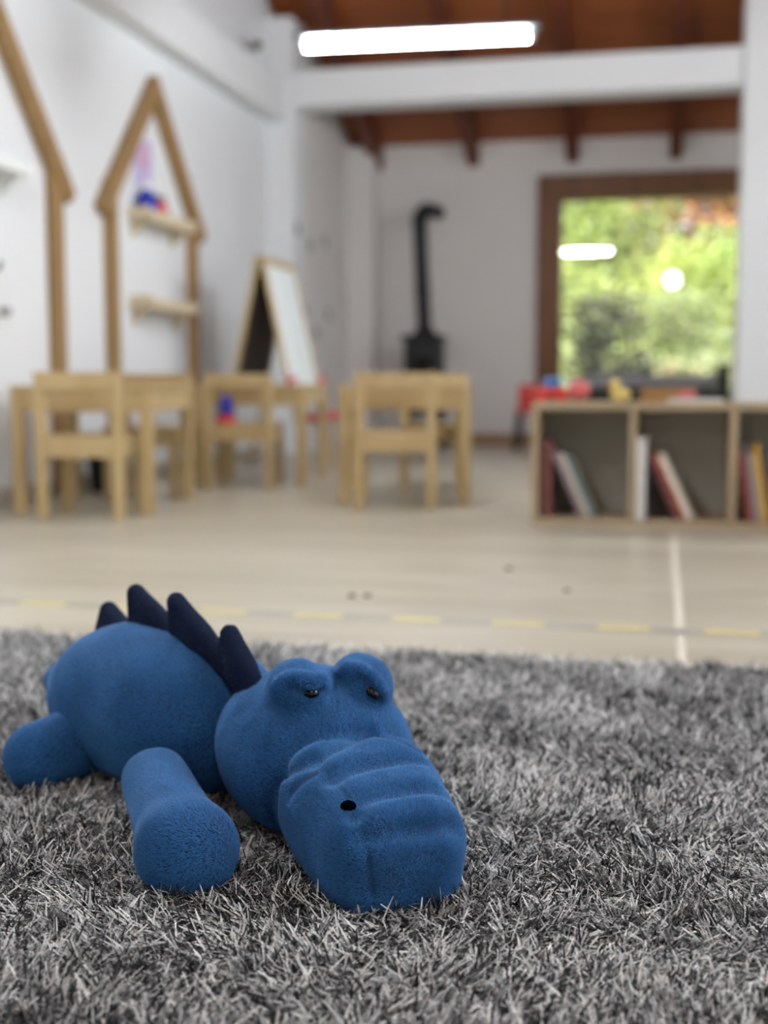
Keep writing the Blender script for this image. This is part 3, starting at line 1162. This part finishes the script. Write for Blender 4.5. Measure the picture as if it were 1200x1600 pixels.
def head_shape(p):
    q = head_local(p)
    d = ell(q, (.006, -.055, .105), (.116, .112, .095))
    d = smin(d, ell(q, (.004, .01, .082), (.104, .09, .072)), .05)
    d = smin(d, ell(q, (-.004, .01, .120), (.082, .085, .066)), .04)
    qs = q.copy()
    tp = np.clip((q[:, 1] - .13) / .17, 0, 1)
    qs[:, 0] = (q[:, 0] - .003) * (1 + .22 * tp * tp * (3 - 2 * tp)) + .003
    sn = rbox(rotx(qs, (0, .16, .075), -.25), (.003, .179, .078), (.090, .112, .067), .055)
    d = smin(d, sn, .016)
    for s in (-1, 1):
        d = smin(d, ell(q, (s * .041 - .004, .006, .186), (.036, .052, .038)), .012)
    return d


BROWS = [[march(head_shape, x, y) for x, y in pth] for pth in (
    [(436, 1076), (448, 1066), (464, 1064), (482, 1068), (498, 1067), (512, 1058)],
    [(545, 1046), (560, 1050), (575, 1060), (586, 1074), (592, 1084)])]


def head_base(p):
    d = head_shape(p)
    for b in BROWS:
        d = smin(d, poly_dist(p, b) - .0085, .014)
    return d


# crease lines given as pixel paths, laid on the head's surface
def on_head(path):
    pts = [march(head_base, x, y) for x, y in path]
    return np.array([q for q in pts if abs(head_base(q[None])[0]) < 1.5e-3])


CREASES = [   # path, depth, width, depth of the broad dip
    ([(490, 1186), (512, 1172), (545, 1157), (580, 1150), (615, 1151), (640, 1160), (655, 1170)], .012, .0050, .010),
    ([(522, 1216), (545, 1203), (580, 1193), (620, 1187), (655, 1186), (672, 1189), (684, 1193)], .012, .0048, .010),
    ([(562, 1254), (575, 1247), (600, 1240), (635, 1234), (680, 1232), (700, 1234), (710, 1237)], .012, .0046, .009),
    ([(572, 1309), (600, 1303), (640, 1299), (690, 1294), (715, 1294), (727, 1295)], .019, .0052, .009),
    ([(492, 1190), (505, 1203), (522, 1218), (538, 1238), (550, 1262), (562, 1285), (573, 1308), (578, 1335), (581, 1365), (586, 1395)], .0045, .0026, .0015),
    ([(424, 1285), (420, 1262), (424, 1240), (437, 1222), (455, 1204), (476, 1192), (490, 1188)], .010, .0048, .005),
    ([(452, 1240), (470, 1222), (490, 1208)], .005, .005, .002),
    ([(458, 1076), (468, 1081), (480, 1085), (493, 1085), (503, 1080)], .014, .0042, .003),
    ([(560, 1062), (568, 1067), (577, 1076), (586, 1088), (590, 1094)], .014, .0042, .003),
]
CR = [(on_head(c), a, s, b) for c, a, s, b in CREASES]
NOSTRIL = on_head([(554, 1274)])[0]
ql = head_local(NOSTRIL[None])[0]
NOSTRIL2 = head_world(-.085, ql[1] - .04, ql[2] - .02)
for _ in range(30):
    e_ = 1e-3
    g_ = np.array([head_base((NOSTRIL2 + e_ * np.eye(3)[i])[None])[0] - head_base((NOSTRIL2 - e_ * np.eye(3)[i])[None])[0] for i in range(3)]) / (2 * e_)
    NOSTRIL2 = NOSTRIL2 - g_ / max(g_ @ g_, 1e-6) * head_base(NOSTRIL2[None])[0] * .8


def head_fn(p):
    d = head_base(p)
    near = np.abs(d) < .03
    pn = p[near]
    dn = d[near]
    for pts, a, s, b in CR:
        pd = poly_dist(pn, pts)
        dn = dn + a * np.exp(-(pd / s) ** 2) + b * np.exp(-(pd / .0115) ** 2)
    for c in (NOSTRIL, NOSTRIL2):
        dn = dn + .024 * np.exp(-(np.linalg.norm(pn - c, axis=1) / .0078) ** 2)
    dn = dn + .0012 * wobble(pn, 45, 3)
    d = d.copy()
    d[near] = dn
    return d


BC = np.array([-.325, 1.715, .118])
BA = np.array([.73, -.68, 0])
BA /= np.linalg.norm(BA)
BX = np.array([BA[1], -BA[0], 0])


def body_local(p):
    q = p - np.array([BC[0], BC[1], 0])
    return np.stack([q @ BX, q @ BA, p[:, 2]], 1)


def body_fn(p):
    q = body_local(p)
    d = ell(q, (0, -.005, .112), (.122, .178, .110))
    d = smin(d, ell(q, (0, .10, .105), (.108, .12, .098)), .05)
    d = smin(d, capsule(p, (-.42, 1.80, .080), (-.505, 1.925, .090), .055, .028), .04)
    return d + .0025 * wobble(p, 28, 5)


LEGS = []


def front_leg(p):
    d = capsule(p, (-.280, 1.49, .070), (-.216, 1.315, .055), .040, .047)
    d = smin(d, ell(p, (-.214, 1.307, .052), (.051, .045, .046)), .03)
    return d + .0015 * wobble(p, 40, 8)


def front_leg_far(p):
    d = capsule(p, (-.12, 1.66, .075), (.005, 1.56, .058), .044, .046)
    return d + .0015 * wobble(p, 40, 9)


def hind_leg(p):
    d = capsule(p, (-.395, 1.70, .072), (-.464, 1.636, .056), .048, .046)
    return d + .0015 * wobble(p, 40, 10)


def hind_leg_far(p):
    d = capsule(p, (-.33, 1.86, .07), (-.26, 1.96, .058), .050, .048)
    return d + .0015 * wobble(p, 40, 12)


# fur colours and materials
M['plush'] = mat_plain('blue_plush', srgb(33, 76, 124), 0.95, 0.08, 40)
M['navy'] = mat_plain('navy_plush', srgb(9, 27, 58), 0.9, 0.12, 40)
M['fur'] = mat_attr('plush_fur', .7, .5, .2, sheen_tint=(.55, .75, 1, 1))
M['navy_fur'] = mat_attr('navy_fur', .8, 0, .15)
BLUE = np.array([srgb(54, 114, 175)[:3]])
NAVY = np.array([srgb(8, 31, 68)[:3]])


def fur_on(verts, quads, dens, length, width, colour, mat, parent, comb, seed, lift=.30, trim=None):
    rg = np.random.default_rng(seed)
    tri = np.concatenate([quads[:, [0, 1, 2]], quads[:, [0, 2, 3]]])
    A, B, C = verts[tri[:, 0]], verts[tri[:, 1]], verts[tri[:, 2]]
    cr = np.cross(B - A, C - A)
    ar = np.linalg.norm(cr, axis=1) / 2
    n = int(ar.sum() * dens)
    pick = rg.choice(len(tri), n, p=ar / ar.sum())
    r1, r2 = np.sqrt(rg.random(n)), rg.random(n)
    p = A[pick] * (1 - r1)[:, None] + B[pick] * (r1 * (1 - r2))[:, None] + C[pick] * (r1 * r2)[:, None]
    up_ok = p[:, 2] > .0135            # no strands on the pressed underside
    p, pick = p[up_ok], pick[up_ok]
    n = len(p)
    nr = cr[pick] / np.maximum(2 * ar[pick], 1e-12)[:, None]
    fl_ = comb(p) + .35 * np.stack([wobble(p, 60, seed + 1), wobble(p, 60, seed + 2), wobble(p, 60, seed + 3)], 1) * 2 + rg.normal(0, .28, (n, 3))
    fl_ -= nr * (fl_ * nr).sum(1)[:, None]
    fl_ /= np.maximum(np.linalg.norm(fl_, axis=1), 1e-6)[:, None]
    L = length * rg.uniform(.6, 1.25, n)[:, None]
    if trim is not None:
        L = L * trim(p)[:, None]
    d = fl_ * (1 - lift) + nr * lift
    d /= np.linalg.norm(d, axis=1)[:, None]
    s = np.cross(d, nr)
    s /= np.maximum(np.linalg.norm(s, axis=1), 1e-6)[:, None]
    w_ = width * rg.uniform(.7, 1.4, n)[:, None]
    p = p - nr * .0006
    v = np.stack([p - s * w_ / 2, p + s * w_ / 2, p + d * L], 1).reshape(-1, 3)
    col = colour * rg.uniform(.74, 1.3, n)[:, None] * (1 + .10 * wobble(p, 90, seed + 5))[:, None]
    o = np_mesh('fur', v, np.arange(3 * n), np.full(n, 3), mat, parent, np.repeat(col, 3, axis=0))
    o['kind'] = 'stuff'
    return o


def comb_back(p):
    q = p - np.array([.06, 1.13, .0])
    c = q / np.maximum(np.linalg.norm(q, axis=1), 1e-6)[:, None]
    c[:, 2] -= .25
    return c


DENS = 850000


def plush_part(name, fn, lo, hi, h, mat, colour, seed, label=None, dens=DENS, length=.0060, comb=comb_back, frame=None, trim=None):
    shape = fn

    def fn(p):
        return np.maximum(shape(p), .0081 - p[:, 2])
    if frame is None:
        v, q = surface_nets(fn, lo, hi, h)
    else:
        to_w = frame
        v, q = surface_nets(lambda p: fn(to_w(p)), lo, hi, h)
        v = to_w(v)
    v = v - TOY0
    o = np_mesh(name, v, q.ravel(), np.full(len(q), 4), mat, toy, smooth=True)
    if label:
        o['label'] = label
    fur_on(v, q, dens, length, .0013, colour, M['navy_fur'] if mat is M['navy'] else M['fur'], o, lambda p: comb(p + TOY0), seed, trim=None if trim is None else (lambda p: trim(p + TOY0)))
    return o


def head_frame(q):
    return np.stack([HC[0] + q[:, 0] * HX[0] + q[:, 1] * HA[0], HC[1] + q[:, 0] * HX[1] + q[:, 1] * HA[1], q[:, 2]], 1)


def head_trim(p):
    f = np.ones(len(p))
    for pts, a, s, b in CR:
        f = np.minimum(f, np.clip(poly_dist(p, pts) / (2.6 * s), .3, 1))
    for c in (NOSTRIL, NOSTRIL2):
        f = np.minimum(f, np.clip(np.linalg.norm(p - c, axis=1) / .012, .1, 1))
    return f


head = plush_part('head', head_fn, (-.135, -.185, -.01), (.14, .325, .25), .0023, M['plush'], BLUE, 21, 'big blue plush head with creased snout', frame=head_frame, trim=head_trim)
body = plush_part('body', body_fn, (-.66, 1.44, -.01), (-.05, 2.04, .26), .005, M['plush'], BLUE, 31)
plush_part('front_leg', front_leg, (-.36, 1.20, -.01), (-.12, 1.58, .16), .004, M['plush'], BLUE, 41)
plush_part('front_leg', front_leg_far, (-.18, 1.44, -.01), (.12, 1.74, .16), .004, M['plush'], BLUE, 51)
plush_part('hind_leg', hind_leg, (-.58, 1.54, -.01), (-.32, 1.80, .16), .004, M['plush'], BLUE, 61)
plush_part('hind_leg', hind_leg_far, (-.42, 1.78, -.01), (-.17, 2.04, .16), .004, M['plush'], BLUE, 71, dens=200000)


def tri_dist(p, a, b, c):
    a, b, c = map(np.array, (a, b, c))
    nn = np.cross(b - a, c - a)
    nn = nn / np.linalg.norm(nn)
    h_ = (p - a) @ nn
    pp = p - h_[:, None] * nn
    ins = np.ones(len(p), bool)
    for u, v_ in ((a, b), (b, c), (c, a)):
        ins &= (np.cross(v_ - u, pp - u) @ nn) >= 0
    ed = poly_dist(p, [a, b, c, a])
    return np.where(ins, np.abs(h_), ed), h_


SPIKES = [
    ((-.430, 1.845, .145), (-.360, 1.765, .190), (-.408, 1.825, .222)),
    ((-.352, 1.755, .185), (-.270, 1.662, .205), (-.350, 1.740, .262)),
    ((-.275, 1.668, .195), (-.190, 1.570, .185), (-.280, 1.660, .264)),
    ((-.204, 1.595, .185), (-.146, 1.515, .150), (-.198, 1.578, .236)),
]
for k, (a, b, c) in enumerate(SPIKES):
    def spike_fn(p, a=a, b=b, c=c):
        d, h_ = tri_dist(p, a, b, c)
        cen = (np.array(a) + np.array(b) + np.array(c)) / 3
        thick = .0125 + .008 * np.exp(-(np.linalg.norm(p - cen, axis=1) / .025) ** 2)
        return d - thick
    pts = np.array([a, b, c])
    plush_part('back_spike', spike_fn, pts.min(0) - .03, pts.max(0) + .03, .003, M['navy'], NAVY, 81 + 10 * k, 'navy blue padded back spike', length=.0032)

# eyes: black beads set under the brows
for k_, (px, py) in enumerate(((486, 1083), (583, 1083))):
    c = march(head_fn, px, py)
    dv = cray(px, py)
    dv /= np.linalg.norm(dv)
    c = c + dv * .001 - TOY0
    e = MB().sphere((0, 0, 0), .0072, 20, (1.35, 1, .85)).build('eye', mat_plain('black_bead', srgb(6, 6, 7), .08, .02), toy, True)
    e.location = c
    e.rotation_euler = (0, 0 if k_ == 0 else math.radians(40), 0)
    e['label'] = 'glossy black bead eye'
for c in (NOSTRIL, NOSTRIL2):
    nd = np.array([HA[0], HA[1], -.2])
    o = MB().sphere((0, 0, 0), .0068, 16, (1.25, 1, .85)).build('nostril', mat_plain('dark_navy_felt', srgb(4, 8, 16), 1.0, .1, 60, spec=0.0), toy, True)
    o.location = c - TOY0 - (nd * .019 if c is NOSTRIL else g_ / np.linalg.norm(g_) * .014)
    o['label'] = 'dark sunken nostril'

# ------------------------------------------------------------------ shaggy rug
RX0, RX1, RY0, RY1 = -1.8, 1.4, .6, 2.405
PILE = .031
rug = empty('shaggy_rug', ((RX0 + RX1) / 2, (RY0 + RY1) / 2, 0))
tag(rug, 'shaggy rug of mixed black, grey and white yarn on the tile floor', 'rug')
rcx, rcy = (RX0 + RX1) / 2, (RY0 + RY1) / 2
MB().box(RX0 - rcx, RX1 - rcx, RY0 - rcy, RY1 - rcy, .0005, .008, bev=.002).build('backing', mat_plain('dark_rug_backing', srgb(30, 30, 32), .95, .2, 60), rug)
M['yarn'] = mat_attr('rug_yarn', .5, .1, .4)


def rug_pile(tuft_sp, per, seed, width, core):
    rg = np.random.default_rng(seed)
    nx, ny = int((RX1 - RX0) / tuft_sp), int((RY1 - RY0) / tuft_sp)
    X, Y = np.meshgrid(np.arange(nx), np.arange(ny), indexing='ij')
    tx_ = RX0 + (X.ravel() + .5 + rg.uniform(-.45, .45, X.size)) * tuft_sp
    ty_ = RY0 + (Y.ravel() + .5 + rg.uniform(-.45, .45, X.size)) * tuft_sp
    # the rug's middle is built dense, its outer ends with fewer, broader strands
    q0 = tx_ * rt0[0] + ty_ * rt0[1]
    q1 = tx_ * fw0[0] + ty_ * fw0[1]
    keep = (np.abs(q0) < .36 * q1 + .32) & (q1 > .72)
    keep = keep if core else ~keep
    tx_, ty_ = tx_[keep], ty_[keep]
    nt_ = len(tx_)
    P2 = np.stack([tx_, ty_, np.zeros(nt_)], 1)
    # coherent lean of the pile plus strong scatter
    lean_a = 2.6 * wobble(P2, 9, seed + 1) + 1.8 * wobble(P2, 22, seed + 2) + rg.normal(0, 1.3, nt_) - 1.0
    lean_m = 1.2 + .35 * wobble(P2, 14, seed + 3) + rg.normal(0, .2, nt_)
    n = nt_ * per
    ti = np.repeat(np.arange(nt_), per)
    ang = lean_a[ti] + rg.normal(0, .55, n)
    lm = np.clip(lean_m[ti] + rg.normal(0, .28, n), .1, 1.65)
    L = PILE * rg.uniform(.7, 1.3, n)
    bx, by = tx_[ti] + rg.normal(0, .0035, n), ty_[ti] + rg.normal(0, .0035, n)
    # arc: starts steep, bends over by lm
    th0 = lm * .45
    th1 = lm * 1.05
    dx, dy = np.cos(ang), np.sin(ang)
    l1, l2 = L * .5, L * .5
    x1 = bx + dx * np.sin(th0) * l1
    y1 = by + dy * np.sin(th0) * l1
    z1 = .006 + np.cos(th0) * l1
    x2 = x1 + dx * np.sin(th1) * l2
    y2 = y1 + dy * np.sin(th1) * l2
    z2 = z1 + np.cos(th1) * l2
    wv = width * rg.uniform(.6, 1.35, n)
    tw = ang + PI / 2 + rg.normal(0, .7, n)
    sx_, sy_ = np.cos(tw) * wv / 2, np.sin(tw) * wv / 2
    zz = np.full(n, .006)
    V = np.stack([
        np.stack([bx - sx_ * .8, by - sy_ * .8, zz], 1), np.stack([bx + sx_ * .8, by + sy_ * .8, zz], 1),
        np.stack([x1 + sx_, y1 + sy_, z1], 1), np.stack([x1 - sx_, y1 - sy_, z1], 1),
        np.stack([x2 - sx_ * .45, y2 - sy_ * .45, z2], 1), np.stack([x2 + sx_ * .45, y2 + sy_ * .45, z2], 1)], 1)
    V = V.reshape(-1, 3) - np.array([rcx, rcy, 0])
    k = np.arange(n)[:, None] * 6
    faces = np.concatenate([k + np.array([[0, 1, 2, 3]]), k + np.array([[3, 2, 5, 4]])], 1).ravel()
    sizes = np.full(2 * n, 4)
    # yarn colours: black, charcoal, mid grey, pale grey, off white; tufts carry a bias
    bias = .14 * wobble(P2, 30, seed + 6) + .07 * wobble(P2, 8, seed + 7) + rg.normal(0, .15, nt_)
    u = np.clip(rg.random(n) + bias[ti], 0, .999)
    pal = np.array([srgb(22, 22, 26)[:3], srgb(40, 41, 46)[:3], srgb(84, 86, 90)[:3], srgb(196, 198, 200)[:3], srgb(238, 238, 236)[:3], srgb(250, 250, 248)[:3]])
    cut = np.array([.30, .45, .51, .58, .70])
    col = pal[np.searchsorted(cut, u)] * rg.uniform(.85, 1.15, n)[:, None]
    return V, faces, sizes, np.repeat(col, 6, axis=0)


for args in ((.0088, 9, 5, .0023, True), (.015, 7, 6, .0042, False)):
    V, Fc, Sz, Ct = rug_pile(*args)
    o = np_mesh('pile', V, Fc, Sz, M['yarn'], rug, Ct)
    o['kind'] = 'stuff'
